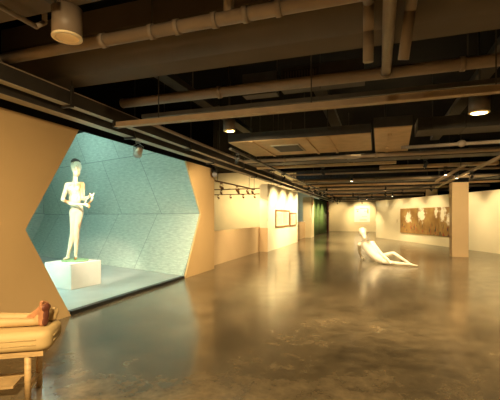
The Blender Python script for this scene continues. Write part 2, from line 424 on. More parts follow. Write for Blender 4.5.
tray(-4.02, -3.86, 2.83, 2.94, 'dark cable tray nearer the left wall', (5.3, 8.5, 12, 15.5, 19, 24, 29))
t = thing('lighting_track', (-4.2, 10, 2.90), 'black lighting track running along the top of left wall', 'track')
MB().box(-4.24, -2.5, 2.90, -4.16, 36.8, 2.96).build('track_bar', 'blackmetal', t)
for y in (3.0, 6.8, 10.6, 14.4, 20, 26): hanger(t, -4.2, y, 2.96)
t = thing('conduit', (-3.3, 12, 2.9), 'brown conduit running beside the cable trays over the floor', 'conduit')
MB().tube([(-3.46, 5.2, 3.0), (-3.46, 36, 3.0)], .03, 10).build('conduit_run', 'brown_paint', t)
for y in (8, 14, 22, 30): hanger(t, -3.46, y, 3.03)

# boxes and louvre above the capped pipe
t = thing('air_duct', (-1.2, 5.5, 3.25), 'grey duct box with dark louvre behind the capped pipe', 'duct')
MB().box(-1.9, 5.25, 3.30, -1.38, 5.45, 3.62).build('duct_box', 'dark_grey', t)
MB().box(-1.32, 5.3, 3.34, -.15, 5.5, 3.66).build('duct_body', 'dark_grey', t)
g = MB().box(-1.28, 5.27, 3.36, -.78, 5.3, 3.60).build('louver', 'louver', t)
for k in range(12): MB().box(-1.25+k*.04, 5.25, 3.38, -1.237+k*.04, 5.272, 3.58).build('louver_blade', 'grey_metal', g)
for x in (-1.36, -.74): hanger(t, x, 5.24, 3.28)

# the wide supply duct
t = thing('air_duct', (-1.4, 7.9, 3.0), 'wide rectangular duct with warm lit tone coloured on its underside and a dark slot', 'duct')
MB().box(-2.85, 7.02, 3.0, -.08, 8.85, 3.0+.16).build('duct_body', 'dark_grey', t)
MB().box(-2.84, 7.03, 2.985, -.09, 8.84, 2.999).build('duct_lit_underside', 'duct', t)  # tan sheet puts the warm light on the underside into its colour
for x in (-2.35, -1.28, -.85): MB().box(x-.025, 7.0, 2.965, x+.025, 8.87, 2.984).build('flange', 'duct', t)
MB().box(-2.1, 7.55, 2.968, -1.5, 8.35, 2.984).build('slot_frame', 'pale_metal', t)
MB().box(-2.06, 7.60, 2.962, -1.54, 8.30, 2.967).build('slot', 'louver', t)
for x in (-1.28, -.85, -2.35): hanger(t, x, 7.0, 3.1)
t = thing('air_duct', (.3, 8.0, 3.0), 'shorter duct with a tapered end and lit tone coloured underneath, right of the wide duct', 'duct')
MB().prism([(-.04, 6.75, 3.02), (.58, 6.75, 3.02), (.70, 9.3, 3.02), (-.02, 9.3, 3.02)], (0, 0, .17)).build('duct_body', 'dark_grey', t)
MB().prism([(-.03, 6.76, 3.0), (.57, 6.76, 3.0), (.69, 9.29, 3.0), (-.01, 9.29, 3.0)], (0, 0, .018)).build('duct_lit_underside', 'duct', t)  # lit tone of the underside is given by this sheet's colour
for y in (7.2, 8.6): MB().box(.20, y, 2.96, .26, y+.5, 2.998).build('flange', 'duct', t)
# long grey duct to the right with a jointed pipe under it
t = thing('air_duct', (3.0, 8.0, 3.08), 'long dark grey duct on the right beyond the tan rail', 'duct')
MB().box(.75, 7.7, 3.12, 8, 8.3, 3.36).build('duct_body', 'dark_grey', t)
for x in (1.0, 3.2): hanger(t, x, 7.66, 3.12)
for x in (1.55, 2.3): MB().box(x-.01, 7.68, 3.11, x+.01, 8.31, 3.37).build('flange', 'dark_metal', t)
t = thing('ceiling_pipe', (3, 8.3, 2.9), 'brown pipe with a round joint under the dark grey duct', 'pipe')
MB().cyl((.5, 8.45, 2.94), (8, 8.05, 2.94), .035).build('pipe_run', 'brown_paint', t)
MB().ball((1.62, 8.39, 2.95), (.085, .07, .07)).build('joint', 'brown_paint', t)

# crossing rails, pipes and ducts, counted into the distance
ORD = ['first', 'second', 'third', 'fourth', 'fifth', 'sixth', 'seventh', 'eighth', 'ninth', 'tenth', 'eleventh', 'twelfth', 'thirteenth', 'fourteenth', 'fifteenth', 'sixteenth', 'seventeenth', 'eighteenth', 'nineteenth']
CROSS = [  # kind, y, z, x0, x1
 ('pipe', 9.25, 2.93, -3.3, 8, .045, 'rail'), ('duct', 9.75, 2.90, -3.3, 8, (.5, .12), 'grey_metal'), ('rail', 10.42, 2.87, -3.3, .5, (.14, .06), 'duct'),
 ('duct', 10.9, 3.06, -3.2, 8, (.5, .16), 'dark_metal'), ('rail', 12.0, 2.93, .1, 3.2, (.3, .08), 'duct'), ('rail', 12.6, 2.88, -2.8, 5, (.06, .05), 'rail'),
 ('duct', 13.6, 3.14, -3.3, 6, (.6, .2), 'black'), ('pipe', 15.1, 2.92, -3.3, 6, .05, 'rail'), ('duct', 16.3, 2.93, -3.3, 6, (.7, .16), 'grey_metal'),
 ('rail', 17.7, 2.88, -3.3, 5, (.1, .08), 'duct'), ('duct', 18.6, 3.0, -3.3, 5, (.6, .16), 'dark_metal'), ('pipe', 19.9, 2.92, -3.3, 5, .055, 'rail'),
 ('duct', 21.3, 2.90, -3.3, 4.5, (.5, .2), 'grey_metal'), ('rail', 23.0, 2.88, -3.3, 4, (.12, .1), 'rail'), ('duct', 24.6, 2.94, -3.3, 3.5, (.7, .2), 'grey_metal'),
 ('rail', 27.0, 2.88, -3.3, 3, (.14, .1), 'duct'), ('duct', 29.2, 2.95, -3.3, 3, (.8, .22), 'dark_metal'), ('rail', 31.8, 2.88, -3.3, 3, (.14, .1), 'rail'), ('duct', 34.5, 2.93, -3.3, 3, (.6, .24), 'grey_metal')]
NAME = {'pipe': 'ceiling_pipe', 'duct': 'air_duct', 'rail': 'support_rail'}
for k, (kd, y, z, x0, x1, sz, mt) in enumerate(CROSS):
    col_word = {'rail': 'tan', 'duct': 'tan', 'grey_metal': 'grey', 'dark_metal': 'dark', 'black': 'black'}[mt]
    desc = {'pipe': 'round pipe', 'duct': 'flat duct', 'rail': 'narrow rail'}[kd]
    t = thing(NAME[kd], ((x0+x1)/2, y, z), '%s %s across the ceiling, %s crossing element beyond the wide rectangular duct' % (col_word, desc, ORD[k]), kd)
    if kd == 'pipe':
        MB().cyl((x0, y, z), (x1, y, z), sz, n=12).build('pipe_run', mt, t)
        for x in (x0+1.1, x0+3.3): MB().ring((x-.03, y, z), (x+.03, y, z), sz*1.25, sz*.98, 12).build('coupling', mt, t)
    elif kd == 'duct':
        MB().box(x0, y-sz[0]/2, z, x1, y+sz[0]/2, z+sz[1]).build('duct_body', mt, t)
        for x in (x0+.9, x0+2.6, x0+4.3): MB().box(x-.02, y-sz[0]/2-.015, z-.015, x+.02, y+sz[0]/2+.015, z+sz[1]+.015).build('flange', mt, t)
    else:
        MB().box(x0, y-sz[0]/2, z, x1, y+sz[0]/2, z+sz[1]).build('rail_bar', mt, t)
    hanger(t, x0+.8, y, z+.05); hanger(t, x1-1.2, y, z+.05)

# ------------------------------------------------------------------ lamps
def downlight(x, y, z, r, h, label, power=0, cone=120, aim=None, col_=(1, .73, .37)):
    t = thing('downlight', (x, y, z), label, 'ceiling lamp', 'round can downlights')
    MB().ring((x, y, z), (x, y, z+h), r, r*.9).build('housing', 'can', t)
    MB().cyl((x, y, z+h-.012), (x, y, z+h), r*.9).build('housing_top', 'can', t)
    b = MB().ring((x, y, z-.004), (x, y, z+.012), r*1.02, r*.80)
    b.build('trim_ring', 'can_in', t)
    MB().cyl((x, y, z+.01), (x, y, z+h*.55), r*.80, r*.45, caps=False).build('reflector', 'can_in', t)
    MB().cyl((x, y, z+h*.42), (x, y, z+h*.5), r*.48).build('bulb', 'glow', t)
    MB().cyl((x, y, z+h), (x, y, 4.3), .018, n=8).build('stem', 'dark_metal', t)
    if power: lamp('downlight_beam', 'SPOT', (x, y, z-.012), aim or (x, y, 0), power, col_, .05, cone, .7, t)
    return t
downlight(-2.40, 2.41, 2.96, .115, .24, 'large round downlight can at the top left, seen from below', 30, 100)
downlight(-2.45, 6.1, 3.0, .105, .2, 'small round downlight can under the tan rail, left of the wide duct', 240, 155, (-2.2, 7.2, 0))
downlight(1.40, 6.1, 2.98, .135, .24, 'round downlight can at upper right behind the tan rail', 450, 155, (1.6, 7.4, 0))
downlight(-.9, -.4, 3.0, .125, .24, 'round downlight can behind the viewpoint, lighting the bench', 620, 150, (-1.9, 1.0, 0))
downlight(2.6, 1.2, 3.0, .125, .24, 'unseen round downlight can added over the right foreground', 300, 150)  # out of view, added to lift the general warm light
downlight(.2, 8.9, 3.32, .11, .2, 'unseen round downlight can added between the ducts in mid room', 500, 160)  # hidden can, added for more light in mid room
downlight(-3.0, -1.2, 3.0, .125, .24, 'unseen round downlight can added near the left wall behind the viewpoint', 40, 150)  # out of view, added for warm light near the left wall

def spot_head(p, aim, label, power, cone=60, size=.11, col_=(1, .75, .40), group=None, drop=.125, mat='blackmetal', radius=.045, blend=.7, beam=True):
    """track spotlight: adapter on the track, yoke, tilted can with glowing lens"""
    p, aim = Vector(p), Vector(aim)
    t = thing('track_spotlight', p, label, 'spotlight', group)
    d = (aim-p).normalized()
    back, front = p-d*size*.6, p+d*size*.6
    MB().box(p.x-.05, p.y-.018, p.z+drop, p.x+.05, p.y+.018, p.z+drop+.035).build('adapter', mat, t)
    s = d.cross(Vector((0, 0, 1))).normalized()*(radius+.012)
    MB().tube([p+s*.8, p+s+Vector((0, 0, drop*.6)), p+Vector((0, 0, drop))], .007, 8).build('yoke', mat, t)
    MB().tube([p-s*.8, p-s+Vector((0, 0, drop*.6)), p+Vector((0, 0, drop))], .007, 8).build('yoke', mat, t)
    MB().cyl(back, front, radius*.75, radius).ball(back, (radius*.74,)*3, 12).build('lamp_can', mat, t)
    MB().cyl(front-d*.004, front+d*.003, radius*.86).build('lens', 'glow_small' if power else 'unlit_lens', t)
    if power: lamp('spot_beam', 'SPOT', front+d*.02, aim, power, col_, radius*.8, cone, blend, t)
    return t
for (p_, a_, pw, lab) in (((-2.3, .3, 2.72), (-4.35, 2.3, 1.2), 30, 'unseen spotlight added behind the viewpoint to wash the tan left wall'), ((-2.75, 7.3, 2.66), (-4.4, 9.7, 1.1), 110, 'small added spotlight brightening the narrow tan wall'), ((-2.75, 11.4, 2.66), (-4.65, 12.6, .2), 170, 'small added spotlight brightening the near half height wall'), ((2.55, 11.9, 2.59), (2.9, 15.3, 1.4), 180, 'small added spotlight on long tan track brightening the column')):  # heads added to brighten the left walls and the column
    spot_head(p_, a_, lab, pw, cone=95)
# visible heads on the left track
spot_head((-4.2, 5.9, 2.70), (-4.9, 6.6, 2.2), 'bright metal spotlight hanging over the hexagonal opening', 0, size=.15, mat='steel', radius=.085, drop=.16)
spot_head((-4.2, 9.33, 2.70), (-3.4, 8.2, 1.6), 'black spotlight at the corner where the tan wall ends', 0, size=.2, radius=.075, drop=.16)
# spotlight that picks out the standing statue
spot_head((-4.62, 5.05, 3.05), (-6.0, 6.2, 1.5), 'spotlight tucked behind the wall top aimed at the standing statue', 290, cone=50, blend=.35, size=.12, radius=.05, col_=(1, .80, .56))
# wash on the white picture wall
for k, y in enumerate((15.9, 17.6, 19.4, 21.0)):
    spot_head((-2.75, y, 2.66), (-4.3, y+.15, 1.5), 'small spotlight aimed at white picture wall, %s from the viewer' % ORD[k], 210, cone=95, group='white wall spotlights', col_=(1, .79, .44))
t = thing('lighting_track', (-2.75, 18, 2.82), 'black track carrying the spotlights for the white picture wall', 'track')
MB().box(-2.78, 6.9, 2.82, -2.72, 31, 2.86).build('track_bar', 'blackmetal', t)
for y in (8.9, 15, 20, 25, 30): hanger(t, -2.75, y, 2.86)
for k, y in enumerate((24.2, 26.4, 28.6, 30.6)):
    spot_head((-2.75, y, 2.66), (-4.3, y+.8, 1.2), ['small spotlight opposite the far half height wall', 'small spotlight opposite the cream pier', 'small spotlight aimed at the near part of green curtain', 'small spotlight aimed at the far part of green curtain'][k], 170, cone=80, group='far left spotlights')
# tracks and heads for the right wall
for (x, y0, y1, z, lab) in ((2.55, 8.6, 18.4, 2.75, 'long tan lighting track running back past the column'), (2.2, 10.9, 15.9, 2.80, 'shorter tan lighting track left of the long one'), (3.2, 6.5, 7.5, 3.0, 'short tan track end at the right edge')):
    t = thing('lighting_track', (x, (y0+y1)/2, z), lab, 'track')
    MB().box(x-.05, y0, z, x+.05, y1, z+.05).build('track_bar', 'rail', t)
    for y in (y0+.6, y1-.8): hanger(t, x, y, z+.05)
ra, rb = W0+WD*8.0-WN*1.75, W0-WD*6.4-WN*1.75
t = thing('lighting_track', (ra.x, ra.y, 2.82), 'black lighting track running parallel to the right partition wall', 'track')
MB().prism([ra-WN*.025+Vector((0, 0, 2.82)), rb-WN*.025+Vector((0, 0, 2.82)), rb+WN*.025+Vector((0, 0, 2.82)), ra+WN*.025+Vector((0, 0, 2.82))], (0, 0, .04)).build('track_bar', 'blackmetal', t)
for f_ in (.1, .5, .93):
    q_ = ra.lerp(rb, f_); hanger(t, q_.x, q_.y, 2.86)
t = thing('lighting_track', (-2, 35.3, 2.82), 'black lighting track in front of the far wall', 'track')
MB().box(-3.6, 35.27, 2.82, 0, 35.33, 2.86).build('track_bar', 'blackmetal', t); hanger(t, -3.4, 35.3, 2.86); hanger(t, -.3, 35.3, 2.86)
RW_ = [(7.2, 36), (5.0, 62), (3.2, 80), (1.3, 75), (-1.2, 65), (-3.2, 75), (-5.6, 50)]
for k, (s, pw) in enumerate(RW_):
    q = W0+WD*s; p = q-WN*1.75
    spot_head((p.x, p.y, 2.66), (q.x, q.y, 1.35), 'small spotlight aimed at the right partition wall, %s from the far end' % ORD[k], pw, cone=88, group='right wall spotlights')
# far wall, reclining figure
for k, x in enumerate((-3.4, -1.2)):
    spot_head((x, 35.3, 2.66), (x, 37.5, 1.4), 'small spotlight facing the far wall, %s from the left' % ORD[k], 260 if k else 100, cone=85, group='far wall spotlights')
spot_head((1.2, 10.42, 2.80), (.2, 12.0, .4), 'spotlight on the near side aimed down at the reclining figure', 130, cone=42, col_=(1, .82, .56))
spot_head((-1.4, 10.42, 2.70), (.2, 12.1, .4), 'spotlight left of the reclining figure aimed down at it', 250, cone=46, col_=(1, .82, .56))
# heads hanging in the middle of the room, seen small against the dark ceiling
for k, (x, y, z, pw) in enumerate(((-.75, 12.6, 2.70, 200), (1.9, 12.0, 2.75, 90), (2.3, 12.6, 2.70, 90), (-2.2, 17.7, 2.70, 300), (.4, 17.7, 2.70, 220), (.9, 23.0, 2.70, 260), (-1.3, 23.0, 2.70, 320), (-.6, 27.0, 2.70, 200), (.3, 31.8, 2.70, 200))):
    spot_head((x, y, z), (x+rnd.uniform(-.6, .6), y+rnd.uniform(-.5, 1), 0), 'small spotlight pointing at the floor in mid room, %s nearest' % ORD[k], pw, cone=110, group='floor spotlights in mid room', drop=.15)
# unseen cool tubes added to brighten the hexagonal passage
for k, (x, y, z, ax) in enumerate(((-4.50, 5.9, 3.25, 1), (-9.2, 7.9, 4.0, 0))):
    t = thing('unseen_tube_lamp', (x, y, z), ['unseen cool tube added just behind top of the hexagonal opening', 'unseen cool tube added high at the deep end of hexagonal passage'][k], 'ceiling lamp')
    dx, dy = (0, 1.25) if ax else (.75, 0)
    MB().box(x-dx-.05, y-dy-.05, z+.03, x+dx+.05, y+dy+.05, z+.09).build('batten', 'pale_metal', t)
    MB().cyl((x-dx, y-dy, z), (x+dx, y+dy, z), .022, n=10).build('tube', 'tube', t)
    hanger(t, x-dx*.7, y-dy*.7, z+.09); hanger(t, x+dx*.7, y+dy*.7, z+.09)
t = thing('unseen_tube_lamp', (-7.1, 4.8, 1.3), 'unseen cool tube added along the left corner of the hexagonal passage', 'ceiling lamp')  # hidden tube added to even out the light on the passage walls
MB().prism([(-5.9, 4.22, 1.27), (-8.1, 4.935, 1.27), (-8.1, 4.985, 1.27), (-5.9, 4.27, 1.27)], (0, 0, .10)).build('batten', 'pale_metal', t)
MB().cyl((-5.95, 4.32, 1.32), (-8.05, 5.0, 1.32), .022, n=10).build('tube', 'tube_fill_soft', t)
# side room tracks and rows of heads
for k, (p0, p1, lab) in enumerate((((-4.95, 10.6, 2.62), (-4.95, 15.2, 2.62), 'side room track running along the opening'), ((-9.2, 16.6, 2.76), (-4.75, 16.6, 2.76), 'upper crossing track in the side room'), ((-11, 20.6, 2.76), (-4.75, 20.6, 2.76), 'lower crossing track deep in the side room'))):
    t = thing('lighting_track', p0, lab, 'track')
    q0, q1 = Vector(p0), Vector(p1)
    MB().box(q0.x-.02, q0.y-.02, q0.z, q1.x+.02, q1.y+.02, q1.z+.045).build('track_bar', 'frame', t)
    for f in (.15, .85):
        q = q0.lerp(q1, f); hanger(t, q.x, q.y, q.z+.045)
for k, y in enumerate((11.6, 13.1, 14.3)):
    spot_head((-4.95, y, 2.46), (-4.7, 15.0, 1.6), 'side room spotlight on the track along the opening, %s from the near end' % ORD[k], 40, group='side room spotlights', cone=90, mat='frame', radius=.05, size=.13)
for k, x in enumerate((-7.9, -7.1, -6.2, -5.5)):
    spot_head((x, 16.6, 2.60), (x, 18.6, .8), 'side room spotlight on the upper crossing track, %s from the left' % ORD[k], 40, group='side room spotlights', cone=100, mat='frame', radius=.05, size=.13)
for k, x in enumerate((-9.0, -8.2, -7.4, -6.7, -6.0, -5.3)):
    spot_head((x, 20.6, 2.60), (x, 22.5, 2.1), 'side room spotlight on the lower crossing track, %s from the left' % ORD[k], 42, group='side room spotlights', cone=150, mat='frame', radius=.05, size=.13)
# second side room: cooler light
t = thing('unseen_tube_lamp', (-6.6, 27.5, 3.1), 'cool tube lamp in the second side room', 'ceiling lamp')
MB().box(-6.65, 26.6, 3.16, -6.55, 28.6, 3.22).build('batten', 'pale_metal', t)
MB().cyl((-6.6, 26.7, 3.13), (-6.6, 28.5, 3.13), .022, n=10).build('tube', 'tube_bright', t)
hanger(t, -6.6, 27, 3.22)
t = thing('conduit', (-5.2, 23.4, 2.2), 'thin dark slanting conduit seen in the second side room', 'conduit')
MB().tube([(-5.0, 22.9, 2.55), (-5.4, 25.0, 2.1), (-5.3, 25.3, 1.15), (-5.3, 25.3, 0)], .02, 8).build('conduit_run', 'dark_metal', t)

# ------------------------------------------------------------------ figures
def solid(prims, voxel, smooth=4):
    """grow ONE continuous skin round overlapping limbs: ('c', p, q, r0, r1) tapered limb, ('e', c, radii, rot) rounded mass"""
    mb = MB()
    for p in prims:
        if p[0] == 'c':
            _, a, b, r0, r1 = p
            mb.cyl(a, b, r0, r1, 14); mb.ball(a, (r0,)*3, 14); mb.ball(b, (r1,)*3, 14)
        else:
            mb.ball(p[1], p[2], 20, p[3] if len(p) > 3 else None)
    me = bpy.data.meshes.new('tmp'); mb.bm.to_mesh(me); mb.bm.free()
    o = bpy.data.objects.new('tmp', me); col.objects.link(o)
    m = o.modifiers.new('r', 'REMESH'); m.mode = 'VOXEL'; m.voxel_size = voxel; m.use_smooth_shade = True
    s = o.modifiers.new('s', 'SMOOTH'); s.factor = .5; s.iterations = smooth
    dg = bpy.context.evaluated_depsgraph_get(); dg.update()
    out = bpy.data.meshes.new_from_object(o.evaluated_get(dg))
    bpy.data.objects.remove(o); bpy.data.meshes.remove(me)
    for p in out.polygons: p.use_smooth = True
    return out
def link_mesh(name, me, mat, parent=None):
    o = bpy.data.objects.new(name, me); col.objects.link(o); me.materials.clear(); me.materials.append(M_[mat])
    if parent: o.parent = parent
    return o

# plinth
c, s_ = .99, .12
F = Vector((-5.65, 5.77, .053)); eR = Vector((s_, c, 0))*.74; eL = Vector((-c, s_, 0))*.78
p = MB().prism([F, F+eR, F+eR+eL, F+eL], (0, 0, .505)).build('plinth', 'plinth', bevel=.006)
tag(p, 'low white block plinth under the standing statue', 'plinth')

# standing statue: local metres, x to the viewer's right, -y towards the viewer
st = thing('statue', (-5.99, 6.22, .560), 'standing cream statue of a nude figure on a white plinth', 'sculpture', rz=YAW)
def S(x, z, y=0): return (x, -y, z)   # y = towards the viewer
U = .0211
def q(px, pz, py=0): return S(px*U, pz*U+.028, py*U)
body = [
 ('e', q(0, 69, 0), (7.2*U, 4.6*U, 8.2*U)), ('e', q(.3, 60, .2), (5.9*U, 4.2*U, 8*U)), ('e', q(1.8, 49.5, 0), (6.5*U, 5*U, 6.5*U)),
 ('e', q(-3.2, 70, 3.6), (2.3*U, 1.6*U, 2.3*U)), ('e', q(3.6, 70, 3.6), (2.3*U, 1.6*U, 2.3*U)),
 ('c', q(-7.0, 74.2), q(7.2, 75), 2.4*U, 2.3*U), ('c', q(0, 76, 0), q(1, 84, .6), 2.5*U, 2.0*U),
 # head: skull, jaw, nose, brow, lips, ears
 ('e', q(1.0, 92.4, -.2), (5.3*U, 5.2*U, 6.4*U)), ('e', q(2.2, 86.6, 1.2), (3.5*U, 3.5*U, 4.8*U)),
 ('c', q(2.7, 92.0, 5.0), q(3.1, 89.2, 5.6), .5*U, .85*U), ('c', q(.5, 93.4, 4.7), q(4.6, 93.2, 4.4), .55*U, .55*U),
 ('c', q(1.9, 86.9, 4.0), q(3.6, 86.8, 3.9), .5*U, .5*U), ('e', q(-3.3, 90.8, -.3), (.6*U, 1.0*U, 1.6*U)), ('e', q(5.9, 90.6, -.3), (.6*U, 1.0*U, 1.6*U)),
 # arm on the viewer's left: elbow out, forearm across the belly to the lower hand
 ('c', q(-7.6, 74), q(-12.2, 59.5, 0), 2.5*U, 1.9*U), ('c', q(-12.2, 59.5, 0), q(-1, 54.6, 5.6), 2.0*U, 1.7*U), ('c', q(-1, 54.6, 5.6), q(11.5, 54.4, 8), 1.75*U, 1.3*U),
 ('e', q(14, 54.3, 8.4), (2.3*U, 1.5*U, 1.5*U)),
 # arm on the viewer's right: along the body, forearm forward and out
 ('c', q(7.6, 74.5), q(8.2, 60, .5), 2.4*U, 1.9*U), ('c', q(8.2, 60, .5), q(17.5, 62.2, 6.5), 1.9*U, 1.3*U), ('e', q(19.5, 63, 7.2), (2.0*U, 1.3*U, 1.6*U)),
 # legs
 ('c', q(-.6, 47, .6), q(-1.3, 27, 1.4), 4.4*U, 2.5*U), ('c', q(-1.3, 27, 1.4), q(-3.2, 19, .2), 2.5*U, 2.55*U), ('c', q(-3.2, 19, .2), q(-7, 3.2, 0), 2.45*U, 1.35*U),
 ('c', q(4.4, 47, .2), q(2.3, 27, 1), 4.2*U, 2.4*U), ('c', q(2.3, 27, 1), q(1.7, 19, 0), 2.4*U, 2.5*U), ('c', q(1.7, 19, 0), q(.6, 3.2, -.3), 2.4*U, 1.35*U),
 ('c', q(-7, 1.9, -.8), q(-8.3, 1.0, 5), 1.5*U, 1.1*U), ('c', q(.7, 1.9, -1), q(2.6, 1.0, 4.8), 1.5*U, 1.1*U)]
for k in range(4):   # lower hand: fingers curl down, upper hand: fingers turn up
    a = q(15.6+.1*k, 55.2-.9*k, 8.2+.7*k); b = q(18.2-.2*k, 54.6-.9*k, 8.9+.6*k); cc = q(19.0-.3*k, 52.4-.7*k+.3*(k == 3), 8.4+.5*k)
    body += [('c', a, b, .62*U, .55*U), ('c', b, cc, .55*U, .45*U)]
    a = q(19.6, 62.0+.6*k, 8.3-.7*k); b = q(21.6+.1*k, 62.9+.6*k, 8.8-.7*k); cc = q(22.2-.2*k, 64.6+.5*k-.6*(k == 3), 8.3-.6*k)
    body += [('c', a, b, .62*U, .55*U), ('c', b, cc, .55*U, .45*U)]
body += [('c', q(13.6, 55.3, 9), q(15.2, 57.2, 9.4), .65*U, .5*U), ('c', q(18.2, 63.4, 8), q(18.6, 65.6, 8.6), .65*U, .5*U)]
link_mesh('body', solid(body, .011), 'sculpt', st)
hair = [('e', q(.2, 97.2, -1.2), (4.6*U, 4.9*U, 3.1*U)), ('e', q(-.8, 99.3, -1.8), (2.9*U, 2.9*U, 1.7*U)), ('e', q(-2.0, 94.0, -3.0), (2.6*U, 2.6*U, 3.0*U))]
link_mesh('hair', solid(hair, .012), 'hair', st)
held = [('c', q(20.6, 62, 7.4), q(20.4, 58.5, 8.6), 1.0*U, 1.2*U), ('c', q(20.4, 58.5, 8.6), q(17.0, 54.6, 8.6), 1.2*U, 1.0*U), ('c', q(17.2, 61.8, 7), q(14.2, 58.6, 7.5), .8*U, .9*U), ('c', q(14.2, 58.6, 7.5), q(13.6, 55.4, 8.2), .9*U, .9*U), ('e', q(20.0, 63.2, 7.6), (2.2*U, .8*U, .9*U))]
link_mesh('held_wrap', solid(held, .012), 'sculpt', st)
mb = MB(); mb.cyl(q(.2, -1.25, 0), q(.2, -.1, 0), 12.6*U, 12.2*U, 40)
mb.build('base_disc', 'green', st, local=True)['label'] = 'round green base plate'

# reclining figure (metres, relative to its base)
RB = Vector((.30, 12.2, 0))
FW = Vector((-math.sin(YAW), math.cos(YAW), 0)); RT = Vector((math.cos(YAW), math.sin(YAW), 0))
rf = thing('statue', RB, 'white statue of a nude figure reclining on the concrete floor', 'sculpture')
RECL = {'body': [('c', (-0.598, 0.686, 0.541), (-0.423, 0.481, 0.318), 0.177, 0.152), ('c', (-0.423, 0.481, 0.318), (-0.24, 0.332, 0.162), 0.152, 0.126), ('c', (-0.24, 0.332, 0.162), (-0.077, 0.229, 0.116), 0.126, 0.135), ('c', (-0.821, 0.716, 0.55), (-0.393, 0.649, 0.615), 0.071, 0.071), ('c', (-0.629, 0.675, 0.574), (-0.656, 0.613, 0.759), 0.065, 0.058), ('e', (-0.699, 0.598, 0.953), (0.129, 0.135, 0.142)), ('c', (-0.684, 0.498, 0.928), (-0.631, 0.41, 0.774), 0.097, 0.061), ('c', (-0.652, 0.276, 0.923), (-0.627, 0.253, 0.86), 0.013, 0.021), ('c', (-0.648, 0.331, 0.792), (-0.605, 0.345, 0.801), 0.013, 0.013), ('e', (-0.818, 0.558, 0.894), (0.016, 0.023, 0.039)), ('c', (-0.827, 0.713, 0.54), (-0.845, 1.077, 0.28), 0.065, 0.048), ('c', (-0.845, 1.077, 0.28), (-0.788, 1.307, 0.062), 0.048, 0.032), ('c', (-0.788, 1.307, 0.045), (-0.716, 1.121, 0.03), 0.032, 0.023), ('c', (-0.393, 0.649, 0.595), (-0.135, 0.261, 0.3), 0.061, 0.048), ('c', (-0.135, 0.261, 0.3), (0.063, -0.147, 0.157), 0.048, 0.032), ('c', (0.063, -0.147, 0.151), (0.099, -0.24, 0.103), 0.031, 0.023), ('c', (0.088, -0.244, 0.109), (0.113, -0.341, 0.08), 0.014, 0.011), ('c', (-0.722, 1.119, 0.04), (-0.658, 1.035, 0.041), 0.014, 0.011), ('c', (0.097, -0.219, 0.116), (0.128, -0.304, 0.086), 0.014, 0.011), ('c', (-0.723, 1.16, 0.03), (-0.659, 1.087, 0.029), 0.014, 0.011), ('c', (0.106, -0.195, 0.122), (0.143, -0.267, 0.093), 0.014, 0.011), ('c', (-0.725, 1.202, 0.02), (-0.66, 1.139, 0.016), 0.014, 0.011), ('c', (0.116, -0.171, 0.129), (0.159, -0.23, 0.1), 0.014, 0.011), ('c', (-0.726, 1.244, 0.011), (-0.662, 1.192, 0.003), 0.014, 0.011), ('c', (-0.109, 0.429, 0.214), (0.22, 0.223, 0.346), 0.081, 0.05), ('c', (0.22, 0.223, 0.346), (0.383, 0.089, 0.241), 0.05, 0.048), ('c', (0.383, 0.089, 0.241), (0.658, -0.05, 0.067), 0.048, 0.029), ('c', (0.654, -0.105, 0.064), (0.764, -0.226, 0.045), 0.035, 0.023), ('c', (-0.05, 0.079, 0.078), (0.313, -0.167, 0.073), 0.074, 0.048), ('c', (0.313, -0.167, 0.073), (0.628, -0.219, 0.065), 0.055, 0.032), ('c', (0.642, -0.214, 0.065), (0.857, -0.247, 0.034), 0.035, 0.019)], 'hair': [('e', (-0.721, 0.696, 1.015), (0.126, 0.135, 0.103))]}
link_mesh('body', solid(RECL['body'], .014), 'recline', rf)
link_mesh('hair', solid(RECL['hair'], .014), 'recline', rf)

# ------------------------------------------------------------------ bench with the lying figure's feet
BU = Vector((.85, .527, 0)); BV = Vector((-.527, .85, 0))
E0 = Vector((-2.585, 2.485, 0))
bz = math.atan2(BU.y, BU.x)
bench = thing('bench', E0, 'low bench with mustard padded cushion at the bottom left', 'bench', rz=bz)
def cushion(x0, x1, y0, y1, z0, z1, rc, re, sag=.0):
    """rounded slab: plan corners rc, edges re"""
    mb = MB(); rings = []
    def outline(ins):
        pts = []
        for (cx, cy, a0) in ((x1-rc, y1-rc, 0), (x0+.05, y1-.05, 90), (x0+.05, y0+.05, 180), (x1-rc, y0+rc, 270)):
            r = (rc if cx > x1-rc-.001 else .05)-ins
            for k in range(9):
                t = R(a0+k*90/8); pts.append((cx+r*math.cos(t), cy+r*math.sin(t)))
        return pts
    lv = []
    for k in range(7):
        t = R(-90+k*15); lv.append((re*(1-math.cos(t)), z0+re+re*math.sin(t)))
    for k in range(7):
        t = R(k*15); lv.append((re*(1-math.cos(t)), z1-re+re*math.sin(t)))
    for ins, z in lv: rings.append([mb.bm.verts.new((x, y, z)) for x, y in outline(min(ins, .045))])
    for A, B in zip(rings, rings[1:]):
        for i in range(len(A)):
            f = mb.bm.faces.new((A[i], A[(i+1) % len(A)], B[(i+1) % len(A)], B[i])); f.smooth = True
    mb.bm.faces.new(rings[0][::-1]); mb.bm.faces.new(rings[-1]).smooth = True
    return mb
cu = cushion(-1.5, 0, -.21, .22, .415, .575, .09, .05).build('cushion', 'cushion', bench, local=True)
pp = MB()
for z, ins in ((.475, .002), (.515, .002)):
    pp.cyl((-1.45, -.212+ins, z), (-.10, -.212+ins, z), .006, n=8); pp.cyl((-.0-ins, -.11, z), (-.0-ins, .11, z), .006, n=8)
pp.build('piping', 'cushion', cu, local=True)
MB().box(-1.42, -.17, .37, -.06, -.13, .413).box(-1.42, .13, .37, -.06, .17, .413).box(-.10, -.13, .37, -.06, .13, .413).box(-1.42, -.13, .37, -1.37, .13, .413).build('frame', 'wood', bench, local=True)
